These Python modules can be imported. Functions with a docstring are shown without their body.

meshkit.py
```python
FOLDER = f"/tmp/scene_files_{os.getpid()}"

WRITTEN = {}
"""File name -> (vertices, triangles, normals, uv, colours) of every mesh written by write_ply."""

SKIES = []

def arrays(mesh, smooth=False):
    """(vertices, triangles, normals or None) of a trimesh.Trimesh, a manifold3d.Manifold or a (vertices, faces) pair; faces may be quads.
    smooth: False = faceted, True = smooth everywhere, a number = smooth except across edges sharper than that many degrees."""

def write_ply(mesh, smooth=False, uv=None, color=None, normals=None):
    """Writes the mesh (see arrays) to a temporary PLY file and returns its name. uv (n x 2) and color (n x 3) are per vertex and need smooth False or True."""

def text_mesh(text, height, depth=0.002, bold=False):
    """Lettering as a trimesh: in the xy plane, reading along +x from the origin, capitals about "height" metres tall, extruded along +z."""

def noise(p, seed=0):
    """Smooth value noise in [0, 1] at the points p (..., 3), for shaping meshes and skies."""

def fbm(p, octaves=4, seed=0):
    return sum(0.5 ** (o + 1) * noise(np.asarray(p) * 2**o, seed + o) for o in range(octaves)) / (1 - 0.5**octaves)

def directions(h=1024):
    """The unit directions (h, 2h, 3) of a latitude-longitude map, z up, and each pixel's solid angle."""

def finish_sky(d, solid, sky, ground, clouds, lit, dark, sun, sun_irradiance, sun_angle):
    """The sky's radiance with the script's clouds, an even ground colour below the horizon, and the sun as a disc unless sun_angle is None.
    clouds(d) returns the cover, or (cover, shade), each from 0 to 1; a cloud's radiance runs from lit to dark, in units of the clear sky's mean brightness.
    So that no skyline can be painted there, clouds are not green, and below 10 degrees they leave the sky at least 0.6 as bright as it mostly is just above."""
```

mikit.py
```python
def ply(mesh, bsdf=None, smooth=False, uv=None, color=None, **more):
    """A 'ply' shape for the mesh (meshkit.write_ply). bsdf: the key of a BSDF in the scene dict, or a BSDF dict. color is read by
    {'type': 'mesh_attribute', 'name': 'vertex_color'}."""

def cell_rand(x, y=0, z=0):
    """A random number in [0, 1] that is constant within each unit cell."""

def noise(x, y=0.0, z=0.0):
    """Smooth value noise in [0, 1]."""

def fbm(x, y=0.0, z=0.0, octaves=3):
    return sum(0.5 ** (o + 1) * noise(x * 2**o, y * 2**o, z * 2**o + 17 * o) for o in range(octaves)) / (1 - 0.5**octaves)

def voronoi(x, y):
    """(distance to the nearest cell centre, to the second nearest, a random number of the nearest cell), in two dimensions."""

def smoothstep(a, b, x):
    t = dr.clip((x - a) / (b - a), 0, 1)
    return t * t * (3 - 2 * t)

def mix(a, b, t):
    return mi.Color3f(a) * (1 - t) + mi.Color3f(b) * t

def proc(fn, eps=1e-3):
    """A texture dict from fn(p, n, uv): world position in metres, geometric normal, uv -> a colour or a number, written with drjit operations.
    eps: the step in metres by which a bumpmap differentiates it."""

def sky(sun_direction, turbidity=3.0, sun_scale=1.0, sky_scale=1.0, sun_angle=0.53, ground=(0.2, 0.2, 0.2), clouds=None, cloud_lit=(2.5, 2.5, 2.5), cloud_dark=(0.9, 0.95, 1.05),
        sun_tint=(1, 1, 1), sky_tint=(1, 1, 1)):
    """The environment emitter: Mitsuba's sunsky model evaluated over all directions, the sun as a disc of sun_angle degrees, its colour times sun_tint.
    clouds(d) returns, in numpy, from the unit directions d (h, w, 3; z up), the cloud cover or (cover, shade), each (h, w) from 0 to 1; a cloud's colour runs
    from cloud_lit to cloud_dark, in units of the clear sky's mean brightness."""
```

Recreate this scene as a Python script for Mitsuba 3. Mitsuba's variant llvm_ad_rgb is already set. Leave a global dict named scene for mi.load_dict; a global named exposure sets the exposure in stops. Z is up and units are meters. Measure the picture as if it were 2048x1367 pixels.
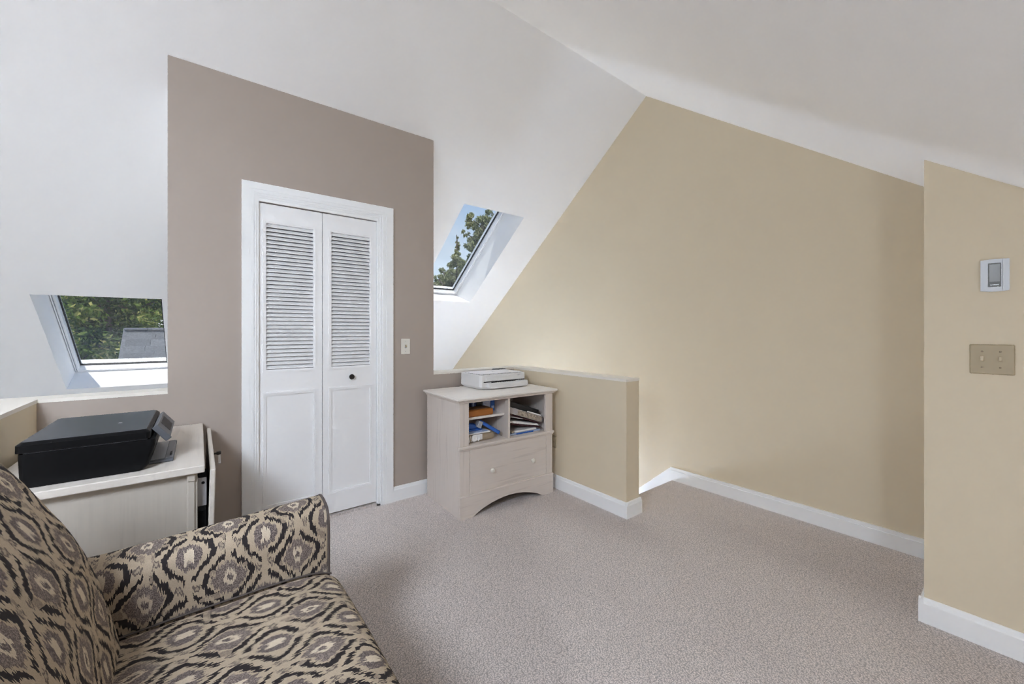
import math, random
import numpy as np, trimesh, mitsuba as mi, drjit as dr, mikit, meshkit
import manifold3d as m3
from shapely.geometry import Polygon, box as sbox, Point
from mikit import noise, fbm, voronoi, cell_rand, smoothstep, mix
T = mi.ScalarTransform4f
random.seed(7); rng = np.random.default_rng(7)
scene, labels = {}, {}

# ---------------------------------------------------------------- camera, sky, sun, exposure
F_PX, YAW, H_CAM, CY = 803.0, math.radians(37.95), 1.24, 663.0
fwd = [math.sin(YAW), math.cos(YAW), 0.0]
scene['camera'] = {'type': 'perspective', 'fov': math.degrees(2 * math.atan(1024 / F_PX)), 'fov_axis': 'x',
                   'to_world': T().look_at(origin=[0, 0, H_CAM], target=[fwd[0], fwd[1], H_CAM], up=[0, 0, 1]),
                   'principal_point_offset_y': (683.5 - CY) / 1367.0, 'near_clip': 0.02, 'far_clip': 500.0}
exposure = 0.05
SUN = np.array([-0.463, -1.074, 2.103]); SUN /= np.linalg.norm(SUN)


def clouds(d):
    x, y, z = d[..., 0], d[..., 1], np.maximum(d[..., 2], 0.02)
    p = np.stack([x / (z + .25) * 1.6, y / (z + .25) * 1.6, 0 * x], -1).reshape(-1, 3)
    n = meshkit.fbm(p).reshape(x.shape)
    n = (n - n.min()) / (n.max() - n.min())
    hz = np.clip((0.42 - d[..., 2]) / 0.36, 0, 1)
    return np.clip(np.clip((n - .60) * 2.2, 0, 1) * .6 + hz * .95 * (.3 + .8 * n), 0, 1), 0.1 + 0 * x


scene['sky'] = mikit.sky(SUN, turbidity=2.6, sun_scale=0.0, sky_scale=4.8, clouds=clouds, cloud_lit=(2.1, 2.1, 2.12), cloud_dark=(1.2, 1.22, 1.25), ground=(.16, .18, .12))
scene['sun'] = {'type': 'directional', 'direction': (-SUN).tolist(), 'irradiance': {'type': 'rgb', 'value': [3.4, 3.3, 3.15]}}
FILL_CEILING_LAMPS = {   # added fill lamps on the ceiling, out of view: x, y, on the left slope?, radiance, radius
    'a': (-1.0, .30, False, 43.0, .36)}
FILL_FLOOR_LAMPS = {   # added low globes for fill, out of view: x, y, height, radiance
    'g': (-.75, -.95, .38, 48.0)}
FILL_KNEE_LAMP = (2.02, 3.45, .52, 20.0)   # added globe behind the knee wall for skylight glow: x, y, z, radiance
FILL_WALL_LAMP = (2.58, 3.15, -.66, 62.0)   # added globe down the stairwell, fills the tan wall: x, y, z, radiance
FILL_TINT = (.87, .98, 1.14)

# ---------------------------------------------------------------- helpers
def lin(r, g, b):
    return [((c / 255 / 12.92) if c / 255 <= .04045 else ((c / 255 + .055) / 1.055) ** 2.4) for c in (r, g, b)]


def numbered(key):
    if key not in scene and not any(k.startswith(key + '__') for k in scene) and key not in labels:
        return key
    n = 1
    while True:
        k = f'{key}_{n:03d}'
        if k not in scene and k not in labels and not any(q.startswith(k + '__') for q in scene):
            return k
        n += 1


def obj(name, mesh, mat, parent=None, smooth=False, label=None, to=None, **kw):
    key = numbered((parent + '__' if parent else '') + name)
    d = mesh if isinstance(mesh, dict) else mikit.ply(mesh, mat, smooth=smooth, **kw)
    if to is not None:
        d = {**d, 'to_world': to}
    scene[key] = d
    if label:
        labels[key] = {'label': label}
    return key


def thing(name, label, cat, group=None):
    key = numbered(name)
    labels[key] = {'label': label, 'category': cat}
    if group: labels[key]['group'] = group
    return key


def struct(name, mesh=None, mat=None, smooth=False, label=None):
    if mesh is not None:
        scene[name] = mikit.ply(mesh, mat, smooth=smooth)
    labels[name] = {'kind': 'structure'}
    if label: labels[name]['label'] = label
    return name


def bx(x0, x1, y0, y1, z0, z1, c=0.0):
    cx, cy, cz, hx, hy, hz = (x0 + x1) / 2, (y0 + y1) / 2, (z0 + z1) / 2, abs(x1 - x0) / 2, abs(y1 - y0) / 2, abs(z1 - z0) / 2
    if c <= 0:
        b = trimesh.creation.box((2 * hx, 2 * hy, 2 * hz)); b.apply_translation((cx, cy, cz)); return b
    c = min(c, hx * .9, hy * .9, hz * .9)
    pts = []
    for sx in (-1, 1):
        for sy in (-1, 1):
            for sz in (-1, 1):
                pts += [(sx * hx, sy * (hy - c), sz * (hz - c)), (sx * (hx - c), sy * hy, sz * (hz - c)), (sx * (hx - c), sy * (hy - c), sz * hz)]
    h = trimesh.convex.convex_hull(np.array(pts)); h.apply_translation((cx, cy, cz)); return h


def rbox(x0, x1, y0, y1, z0, z1, r, seg=12):
    """Box with every edge rounded."""
    r = min(r, (x1 - x0) * .49, (y1 - y0) * .49, (z1 - z0) * .49)
    s = trimesh.creation.icosphere(2, r).vertices
    pts = np.vstack([s + (x, y, z) for x in (x0 + r, x1 - r) for y in (y0 + r, y1 - r) for z in (z0 + r, z1 - r)])
    return trimesh.convex.convex_hull(pts)


def cat(*ms):
    return trimesh.util.concatenate([m for m in ms])


def ext(poly, a, b, axis='z'):
    """Polygon extruded from a to b. axis x: polygon in (y, z); axis y: in (x, z); axis z: in (x, y)."""
    if not isinstance(poly, Polygon): poly = Polygon(poly)
    m = trimesh.creation.extrude_polygon(poly, b - a)
    v = m.vertices.copy(); v[:, 2] += a
    m.vertices = {'z': v, 'x': v[:, [2, 0, 1]], 'y': v[:, [0, 2, 1]]}[axis]
    if axis == 'y': m.invert()
    return m


def cyl(r, p0, p1, sections=20, r1=None):
    p0, p1 = np.array(p0, float), np.array(p1, float); d = p1 - p0; L = np.linalg.norm(d)
    if r1 is None:
        m = trimesh.creation.cylinder(r, L, sections=sections); m.apply_translation((0, 0, L / 2))
    else:
        m = trimesh.creation.revolve(np.array([(0, 0), (r, 0), (r1, L), (0, L)]), sections=sections)
    m.apply_transform(trimesh.geometry.align_vectors((0, 0, 1), d / L)); m.apply_translation(p0); return m


def lathe(prof, p, d, sections=28):
    m = trimesh.creation.revolve(np.array(prof, float), sections=sections)
    m.apply_transform(trimesh.geometry.align_vectors((0, 0, 1), np.array(d, float) / np.linalg.norm(d))); m.apply_translation(p); return m


def rot(m, deg, axis, about=(0, 0, 0)):
    m = m.copy(); m.apply_transform(trimesh.transformations.rotation_matrix(math.radians(deg), axis, about)); return m


def moved(m, p):
    m = m.copy(); m.apply_translation(p); return m


def tube(path, r, sides=8):
    p = np.asarray(path, float)
    out = []
    t = np.gradient(p, axis=0); t /= np.linalg.norm(t, axis=1, keepdims=True) + 1e-12
    ref = np.array([.31, .52, .79]); a = np.cross(t, ref); a /= np.linalg.norm(a, axis=1, keepdims=True) + 1e-12
    b = np.cross(t, a); ang = np.arange(sides) * 2 * math.pi / sides
    rr = np.broadcast_to(r, (len(p),))
    v = p[:, None] + rr[:, None, None] * (np.cos(ang)[None, :, None] * a[:, None] + np.sin(ang)[None, :, None] * b[:, None])
    n = len(p); i, j = np.meshgrid(np.arange(n - 1), np.arange(sides), indexing='ij')
    q = np.stack([i * sides + j, i * sides + (j + 1) % sides, (i + 1) * sides + (j + 1) % sides, (i + 1) * sides + j], -1).reshape(-1, 4)
    f = np.vstack([q[:, [0, 1, 2]], q[:, [0, 2, 3]]])
    caps = [[0, k + 1, k] for k in range(1, sides - 1)] + [[(n - 1) * sides, (n - 1) * sides + k, (n - 1) * sides + k + 1] for k in range(1, sides - 1)]
    return trimesh.Trimesh(v.reshape(-1, 3), np.vstack([f, caps]), process=False)


# ---------------------------------------------------------------- materials
def mat(name, d): scene[name] = d; return name


def tex(fn, eps=1e-3): return mikit.proc(fn, eps)


def rgb(c): return {'type': 'rgb', 'value': list(map(float, c))}


def paint(name, col, rough=.55, bump=.00025, freq=160., spec=.35):
    def h(p, n, uv): return fbm(p.x * freq, p.y * freq, p.z * freq, 2)
    return mat(name, {'type': 'twosided', 'b': {'type': 'bumpmap', 'arbitrary': tex(h, 1e-3), 'scale': bump, 'bsdf': {'type': 'principled', 'base_color': rgb(col), 'roughness': rough, 'specular': spec}}})


def plain(name, col, rough=.5, metallic=0., spec=.5, clear=0.):
    return mat(name, {'type': 'twosided', 'b': {'type': 'principled', 'base_color': rgb(col), 'roughness': rough, 'metallic': metallic, 'specular': spec, 'clearcoat': clear, 'clearcoat_gloss': .9}})


M_WHITE = paint('m_ceiling', [.88, .88, .88], .7, .0002)
M_TAN = paint('m_tan_paint', [.69, .60, .45], .6, .0004)
M_TAUPE = paint('m_taupe_paint', [.405, .345, .30], .6, .0004)
M_CAP = paint('m_cap_paint', [.82, .78, .71], .5, .0002)
M_TRIM = plain('m_trim_paint', [.89, .90, .90], .38, spec=.4)
M_DOOR = plain('m_door_paint', [.88, .88, .88], .42, spec=.4)
M_FRAME = plain('m_skylight_white', [.86, .86, .86], .4)
M_BLACK = plain('m_black_plastic', [.004, .004, .0045], .4, spec=.12)
M_BLACKSHEEN = plain('m_black_sheen', [.020, .021, .025], .30, spec=.6)  # paler, glossier copy of the black, for the reflection on the lid
M_GASKET = plain('m_gasket', [.02, .02, .022], .5)
M_GREY = plain('m_grey_plastic', [.2, .205, .22], .4)
M_LTGREY = plain('m_light_grey_plastic', [.38, .39, .41], .4)
M_DKGREY = plain('m_dark_grey_plastic', [.08, .085, .095], .4)
M_PRINT = plain('m_white_plastic', [.74, .74, .74], .4)
M_PRINTLID = plain('m_white_lid', [.80, .80, .84], .35)
M_IVORY = plain('m_ivory_plastic', [.76, .73, .66], .4)
M_BEIGEPLATE = plain('m_beige_plate', [.40, .33, .215], .45)
M_BEIGETOG = plain('m_beige_toggle', [.50, .42, .29], .35)
M_THERMO = plain('m_thermostat_white', [.66, .70, .75], .45)
M_LCD = plain('m_lcd', [.20, .205, .20], .25)
M_LCDK = plain('m_lcd_frame', [.10, .105, .105], .35)
M_SCREW = plain('m_screw', [.25, .20, .14], .4, .8)
M_BRONZE = plain('m_dark_bronze', [.035, .03, .028], .35, .6)
M_CHROME = plain('m_chrome', [.75, .75, .76], .2, 1.)
M_STEEL = plain('m_steel', [.62, .63, .65], .35, .7)
M_DARKIN = plain('m_dark_gap', [.02, .02, .02], .8)
M_GLASS = mat('m_glass', {'type': 'thindielectric', 'int_ior': 1.52, 'specular_transmittance': rgb([.93, .95, .94])})


def wood_fn(base, dark, axis):
    def f(p, n, uv):
        a, b, c = (p.x, p.y, p.z) if axis == 'z' else ((p.z, p.y, p.x) if axis == 'x' else (p.x, p.z, p.y))
        g = fbm(a * 160, b * 160, c * 5, 3)
        s = smoothstep(.62, .74, fbm(a * 55 + 3, b * 55, c * 2.2, 3))
        return mix(mix(base, dark, .30 * g), dark, .45 * s)
    return f


def wood(name, base, dark, axis, rough=.45):
    return mat(name, {'type': 'twosided', 'b': {'type': 'principled', 'base_color': tex(wood_fn(base, dark, axis)), 'roughness': rough, 'specular': .4}})


WB, WD = [.71, .64, .585], [.55, .485, .44]
M_WOODV = wood('m_whitewash_vertical', WB, WD, 'z')
M_WOODH = wood('m_whitewash_across', WB, WD, 'x')
M_WOODY = wood('m_whitewash_depth', WB, WD, 'y')
M_LITWOOD = wood('m_whitewash_lit', [.86, .82, .77], [.76, .715, .67], 'x', .32)  # paler whitewash: skylight falling on the top put into the colour
GB, GD = [.44, .40, .345], [.34, .305, .265]
M_GWOODV = wood('m_greige_wood', GB, GD, 'z')
M_GTOP = wood('m_greige_top', [.62, .57, .51], [.52, .475, .425], 'y', .30)


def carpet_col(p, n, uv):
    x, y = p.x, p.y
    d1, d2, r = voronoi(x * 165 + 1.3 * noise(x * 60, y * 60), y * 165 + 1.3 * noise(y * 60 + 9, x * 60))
    gap_shade = smoothstep(.05, .75, d1)
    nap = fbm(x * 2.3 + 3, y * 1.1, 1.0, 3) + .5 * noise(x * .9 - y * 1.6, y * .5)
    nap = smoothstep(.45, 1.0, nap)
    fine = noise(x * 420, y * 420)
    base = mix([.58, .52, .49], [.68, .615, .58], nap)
    return base * (1.16 - .50 * gap_shade) * (.84 + .32 * fine) * (.88 + .24 * r)  # darker between tufts: shade in the pile put into the colour


def carpet_h(p, n, uv):
    x, y = p.x, p.y
    d1, d2, r = voronoi(x * 165 + 1.3 * noise(x * 60, y * 60), y * 165 + 1.3 * noise(y * 60 + 9, x * 60))
    return 1.0 - smoothstep(.0, .9, d1) + .4 * noise(x * 420, y * 420)


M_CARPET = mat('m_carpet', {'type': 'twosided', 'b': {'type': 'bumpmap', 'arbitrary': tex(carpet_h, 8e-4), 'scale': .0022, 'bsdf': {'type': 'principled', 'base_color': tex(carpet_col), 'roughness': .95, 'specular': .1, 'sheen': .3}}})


# ikat fabric: ogee medallions on a brick lattice, uv in metres
A_, B_ = .182, .180
def ikat(p, n, uv):
    u0, v0 = uv.x, uv.y
    # warp threads slip against each other: every narrow column of the cloth is shifted a little along v
    slip = (noise(u0 * 520, v0 * 14, 3) - .5) * .019 + (noise(u0 * 150, v0 * 22, 5) - .5) * .010
    u = u0 + (noise(u0 * 24, v0 * 24, 9) - .5) * .012 + (noise(v0 * 300, u0 * 40, 4) - .5) * .003
    v = v0 + slip
    def near(off):
        a = u / A_ + off; b = v / B_ + off
        return (a - dr.round(a)) * A_, (b - dr.round(b)) * B_
    ua, va = near(0.); ub, vb = near(.5)
    isA = (dr.abs(ua) / A_ + dr.abs(va) / B_) < (dr.abs(ub) / A_ + dr.abs(vb) / B_)
    du, dv = dr.abs(dr.select(isA, ua, ub)), dr.abs(dr.select(isA, va, vb))
    beige, cream = mi.Color3f(.37, .295, .215), mi.Color3f(.50, .415, .315)
    dark = mi.Color3f(.020, .016, .016)
    speck = noise(u0 * 700, v0 * 500)
    tp = mix([.075, .058, .053], [.195, .155, .138], smoothstep(.25, .85, speck))
    tpb = mix([.10, .077, .068], [.235, .188, .162], smoothstep(.25, .85, speck))
    m_ = du / (A_ / 2) + dv / (B_ / 2)                       # 1 on the border of the diamond
    q = (dr.maximum(m_ / .80, 1e-4) ** 6 + dr.maximum(du / .060, 1e-4) ** 6) ** (1 / 6)
    wear = noise(u0 * 38 + 7, v0 * 30, 2)
    wid = .078 + .10 * wear
    c = beige
    on = (dr.abs(q - 1.0) < wid) & (du > .007)
    c = dr.select(on, dark, c)
    c = dr.select(on & (wear > .80), mix([.17, .13, .1], [.3, .24, .18], speck), c)
    s_ = q + .15
    # small eyes in the side corners of each diamond
    e = dr.sqrt(dr.square(du - .0735) + dr.square((dv) * .85))
    c = dr.select((e < .0085) & (s_ > 1.05), mi.Color3f(.11, .085, .07), c)
    c = dr.select((e < .0045) & (s_ > 1.05), mi.Color3f(.30, .24, .18), c)
    ringA = dr.square(du / .031) + dr.square(dv / .037)
    c = dr.select(isA & (ringA < 1), tp, c)
    c = dr.select(isA & (dr.maximum(du / .0115, dv / .019) < 1), cream, c)
    ringB = (du / .0435) ** 1.3 + (dv / .047) ** 1.3
    c = dr.select(~isA & (ringB < 1), tpb, c)
    c = dr.select(~isA & ((du / .0165) ** 1.5 + (dv / .024) ** 1.5 < 1), cream, c)
    c = dr.select(~isA & (dr.square(du / .0085) + dr.square(dv / .009) < 1), tp, c)
    return c * (.82 + .32 * noise(u0 * 1300, v0 * 1300, 1)) * (.92 + .16 * noise(u0 * 9, v0 * 9, 6))


def weave_h(p, n, uv): return noise(uv.x * 900, uv.y * 900) + .5 * noise(uv.x * 300, uv.y * 300)


M_IKAT = mat('m_ikat_fabric', {'type': 'twosided', 'b': {'type': 'bumpmap', 'arbitrary': tex(weave_h, 8e-4), 'scale': .0006, 'bsdf': {'type': 'principled', 'base_color': tex(ikat), 'roughness': .85, 'specular': .2, 'sheen': .25}}})
M_PIPING = plain('m_piping', [.07, .055, .048], .8)
M_DARKWOOD = plain('m_dark_wood', [.05, .03, .02], .4)

# ---------------------------------------------------------------- the setting
YC, XT, XJ = 2.854, 3.137, 2.452         # closet wall, gable wall, jutting wall
RY, RZ, KL, KR = 2.083, 3.338, .778, .75  # ridge and the two slopes
LN = math.hypot(1, KL)
E_V, E_N, E_X = np.array([0, 1, -KL]) / LN, np.array([0, KL, 1]) / LN, np.array([1., 0, 0])
RIDGE = np.array([0, RY, RZ])
def SL(x, v, d): return RIDGE + E_X * x + E_V * v + E_N * d
def zl(y): return RZ - KL * (y - RY)
def zr(y): return RZ - KR * (RY - y)

XW0, XW1, YB, YE = -3.5, XT, -1.5, 6.3
# floor of the loft and the landing
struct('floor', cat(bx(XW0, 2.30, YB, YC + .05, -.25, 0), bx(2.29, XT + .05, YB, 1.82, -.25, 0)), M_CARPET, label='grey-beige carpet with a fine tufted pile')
struct('floor_attic', bx(XW0, 2.315, YC + .05, YE + .2, -.25, -.001), M_WHITE)
# stairs going down behind the half wall
st = struct('stair', label='carpeted stair going down behind the half wall')
nose = cat(cyl(.018, (2.385, 1.818, -.018), (XT, 1.818, -.018), 12), bx(2.385, XT, 1.80, 1.836, -.2, -.018))
obj('nosing', nose, M_CARPET, st, smooth=40)
for i in range(1, 14):
    z, y = -.2 * i, 1.82 + .23 * (i - 1)
    obj('tread', bx(2.385, XT, y + .012, y + .26, z - .2, z, .01), M_CARPET, st)
struct('wall_stairwell', cat(bx(2.245, 2.385, 1.64, YE + .2, -3.2, -.002), bx(2.3, XT + .1, YE, YE + .2, -3.2, .6)), M_WHITE)

# ceiling slopes as thick roof slabs; skylight wells are cut through the left one
TH = .32
def slab(k, y0, y1, a, b):
    z = lambda y: RZ - k * abs(y - RY)
    up = TH * math.hypot(1, k)
    return ext([(y0, z(y0)), (y1, z(y1)), (y1, z(y1) + up), (y0, z(y0) + up)], a, b, 'x')
def to_man(m):
    m = m.copy(); m.merge_vertices()
    return m3.Manifold(m3.Mesh(np.asarray(m.vertices, np.float32), np.asarray(m.faces, np.uint32)))
WELLS = [(-.965, -.235, 2.975, 4.285, 4.456), (1.958, 2.687, 1.466, 2.813, 3.02)]   # x0, x1, v head, v sill inside, v sill at depth .3
left = to_man(slab(KL, RY - .002, YE + .35, XW0 - .15, XW1 + .15))
for x0, x1, v0, v1, v2 in WELLS:
    s = (v2 - v1) / .3
    pts = [SL(x, v, d) for x in (x0, x1) for d, vv in ((-.05, v1 - .05 * s), (.5, v1 + .5 * s)) for v in (v0, vv)]
    hull = m3.Manifold.hull_points(np.array(pts, np.float32))
    left = left - hull
struct('ceiling_left', left, M_WHITE, label='white sloping ceiling with two skylight wells')
struct('ceiling_right', slab(KR, -1.9, RY + .002, XW0 - .15, XW1 + .15), M_WHITE, label='white sloping ceiling on the far side of the ridge')

# gable wall by the stairs, the wall jutting out in front of it
struct('wall_right', ext([(YB - .3, -3.2), (YE + .3, -3.2), (YE + .3, .4), (RY, RZ + .2), (YB - .3, .8)], XT, XT + .15, 'x'), M_TAN, label='tan painted gable wall beside the stair')
struct('wall_right_jut', ext([(YB - .2, 0), (.271, 0), (.271, zr(.271) + .1), (YB - .2, zr(YB - .2) + .1)], XJ, XT, 'x'), M_TAN, label='tan wall end carrying the thermostat and the double switch')
struct('wall_rear', bx(XW0, XJ + .1, YB - .15, YB, 0, 1.0), M_TAN)
# gable far left with an unseen window, placed to let daylight in
gab = Polygon([(YB - .3, -.3), (YE + .3, -.3), (YE + .3, .3), (RY, RZ + .2), (YB - .3, .8)])
WIN = (1.35, 2.80, .85, 2.05)
struct('wall_left', ext(gab.difference(sbox(WIN[0], WIN[2], WIN[1], WIN[3])), XW0 - .15, XW0, 'x'), M_TAN)
w3 = struct('unseen_window_3')
ring = sbox(WIN[0], WIN[2], WIN[1], WIN[3]).difference(sbox(WIN[0] + .05, WIN[2] + .05, WIN[1] - .05, WIN[3] - .05))
obj('window_frame', cat(ext(ring, XW0 - .1, XW0 - .03, 'x'), bx(XW0 - .1, XW0 - .03, 2.045, 2.105, WIN[2], WIN[3])), M_FRAME, w3)
obj('pane', trimesh.Trimesh([(XW0 - .07, WIN[0] + .05, WIN[2] + .05), (XW0 - .07, WIN[1] - .05, WIN[2] + .05), (XW0 - .07, WIN[1] - .05, WIN[3] - .05), (XW0 - .07, WIN[0] + .05, WIN[3] - .05)], [[0, 1, 2], [0, 2, 3]]), M_GLASS, w3)

# closet wall and knee wall (one plane)
DX0, DX1, DZ = .284, 1.008, 2.03
CX0, CX1 = -.133, 1.447
KZ = .905
face = Polygon([(-.74, 0), (2.245, 0), (2.245, KZ), (CX1, KZ), (CX1, zl(YC) + .12), (CX0, zl(YC) + .12), (CX0, KZ), (-.74, KZ)]).difference(sbox(DX0, -1, DX1, DZ))
struct('wall_back', ext(face, YC, YC + .14, 'y'), M_TAUPE, label='taupe closet front and knee wall in one plane')
side = [(YC + .14, 0), (YC + .9, 0), (YC + .9, zl(YC + .9) + .1), (YC + .14, zl(YC + .14) + .1)]
struct('wall_closet', cat(ext(side, CX0, CX0 + .1, 'x'), ext(side, CX1 - .1, CX1, 'x'), bx(CX0 + .1, CX1 - .1, YC + .8, YC + .9, 0, zl(YC + .9) + .1)), M_WHITE)
# half walls
struct('wall_half_right', bx(2.245, 2.385, 1.64, YC + .14, 0, KZ), M_TAN, label='tan half wall between the loft and the stair')
struct('wall_half_left', bx(-.74, -.60, 1.95, YC, 0, KZ), M_TAN, label='tan half wall at the left edge')
struct('trim_1', ext([(CX1, YC - .002), (2.243, YC - .002), (2.243, 1.638), (2.387, 1.638), (2.387, YC + .142), (CX1, YC + .142)], KZ, .922), M_CAP, label='cream painted cap of the right half wall and knee wall')
struct('trim_2', ext([(CX0, YC - .002), (-.598, YC - .002), (-.598, 1.948), (-.742, 1.948), (-.742, YC + .142), (CX0, YC + .142)], KZ, .922), M_CAP, label='cream painted cap of the left half wall and knee wall')

# baseboards
BP = [(0, 0), (.016, 0), (.016, .082), (.011, .088), (.009, .097), (.004, .104), (0, .104)]
def base_run(name, segs):
    ms = []
    for kind, c, a, b, s in segs:      # kind x: runs along x at y = c, facing s; kind y: runs along y at x = c
        if kind == 'x':
            m = ext([(c + s * t, z) for t, z in BP], a, b, 'x')
        else:
            m = ext([(c + s * t, z) for t, z in BP], a, b, 'y')
        if m.volume < 0: m.invert()
        ms.append(m)
    struct(name, cat(*ms), M_TRIM)
base_run('baseboard_back', [('x', YC, 1.118, 2.245, -1), ('x', YC, -.6, .198, -1)])
base_run('baseboard_half_right', [('y', 2.245, 1.624, YC - .016, -1), ('x', 1.64, 2.229, 2.401, -1)])
base_run('baseboard_jut', [('y', XJ, YB, .287, -1), ('x', .271, XJ - .016, XT - .02, 1)])
base_run('baseboard_half_left', [('y', -.60, 1.95, YC - .016, 1)])
sk = lambda dz0, dz1, t0, t1: ext([(.27, dz0), (1.80 + (.02 if dz0 > 0 else 0), dz0), (1.80 + 2.6, dz0 - .2 / .23 * 2.6), (1.80 + 2.6, dz1 - .2 / .23 * 2.6), (1.842, dz1), (.27, dz1)], XT - t1, XT - t0, 'x')
struct('baseboard_right', cat(sk(-.16, .083, 0, .018), sk(.08, .104, 0, .012)), M_TRIM, label='white baseboard turning down along the stair')

# ---------------------------------------------------------------- skylights
def skylight(name, well, label):
    x0, x1, v0, v1, v2 = well
    w = struct(name, label=label)
    s = (v2 - v1) / .3
    def plate(xa, xb, va, vb, d0, d1):
        pts = np.array([SL(x, v, d) for x in (xa, xb) for v in (va, vb) for d in (d0, d1)])
        return trimesh.convex.convex_hull(pts)
    def ringm(i0, i1, d0, d1):          # ring between insets i0 and i1 (from the well edge)
        X0, X1, V0, V1 = x0 + i0, x1 - i0, v0 + i0, v2 - i0
        a, b, c, d = x0 + i1, x1 - i1, v0 + i1, v2 - i1
        return cat(plate(X0, a, V0, V1, d0, d1), plate(b, X1, V0, V1, d0, d1), plate(a, b, V0, c, d0, d1), plate(a, b, d, V1, d0, d1))
    obj('frame', cat(ringm(.005, .014, .300, .44), ringm(-.03, .0, .40, .44)), M_FRAME, w)
    obj('gap_shade_strip', cat(ringm(-.005, .006, .318, .36), ringm(.013, .019, .312, .36)), M_GREY, w)  # grey strips set in the frame gaps, standing in for their shadow
    obj('sash', ringm(.0185, .034, .302, .415), M_FRAME, w)
    obj('gasket', ringm(.034, .044, .357, .372), M_GASKET, w)
    i = .036
    q = [SL(x0 + i, v0 + i, .365), SL(x1 - i, v0 + i, .365), SL(x1 - i, v2 - i, .365), SL(x0 + i, v2 - i, .365)]
    obj('pane', trimesh.Trimesh(q, [[0, 1, 2], [0, 2, 3]]), M_GLASS, w)
skylight('window_1', WELLS[0], 'skylight left of the closet showing trees and a shingle roof')
skylight('window_2', WELLS[1], 'skylight right of the closet showing blue sky and tree tops')

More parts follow.
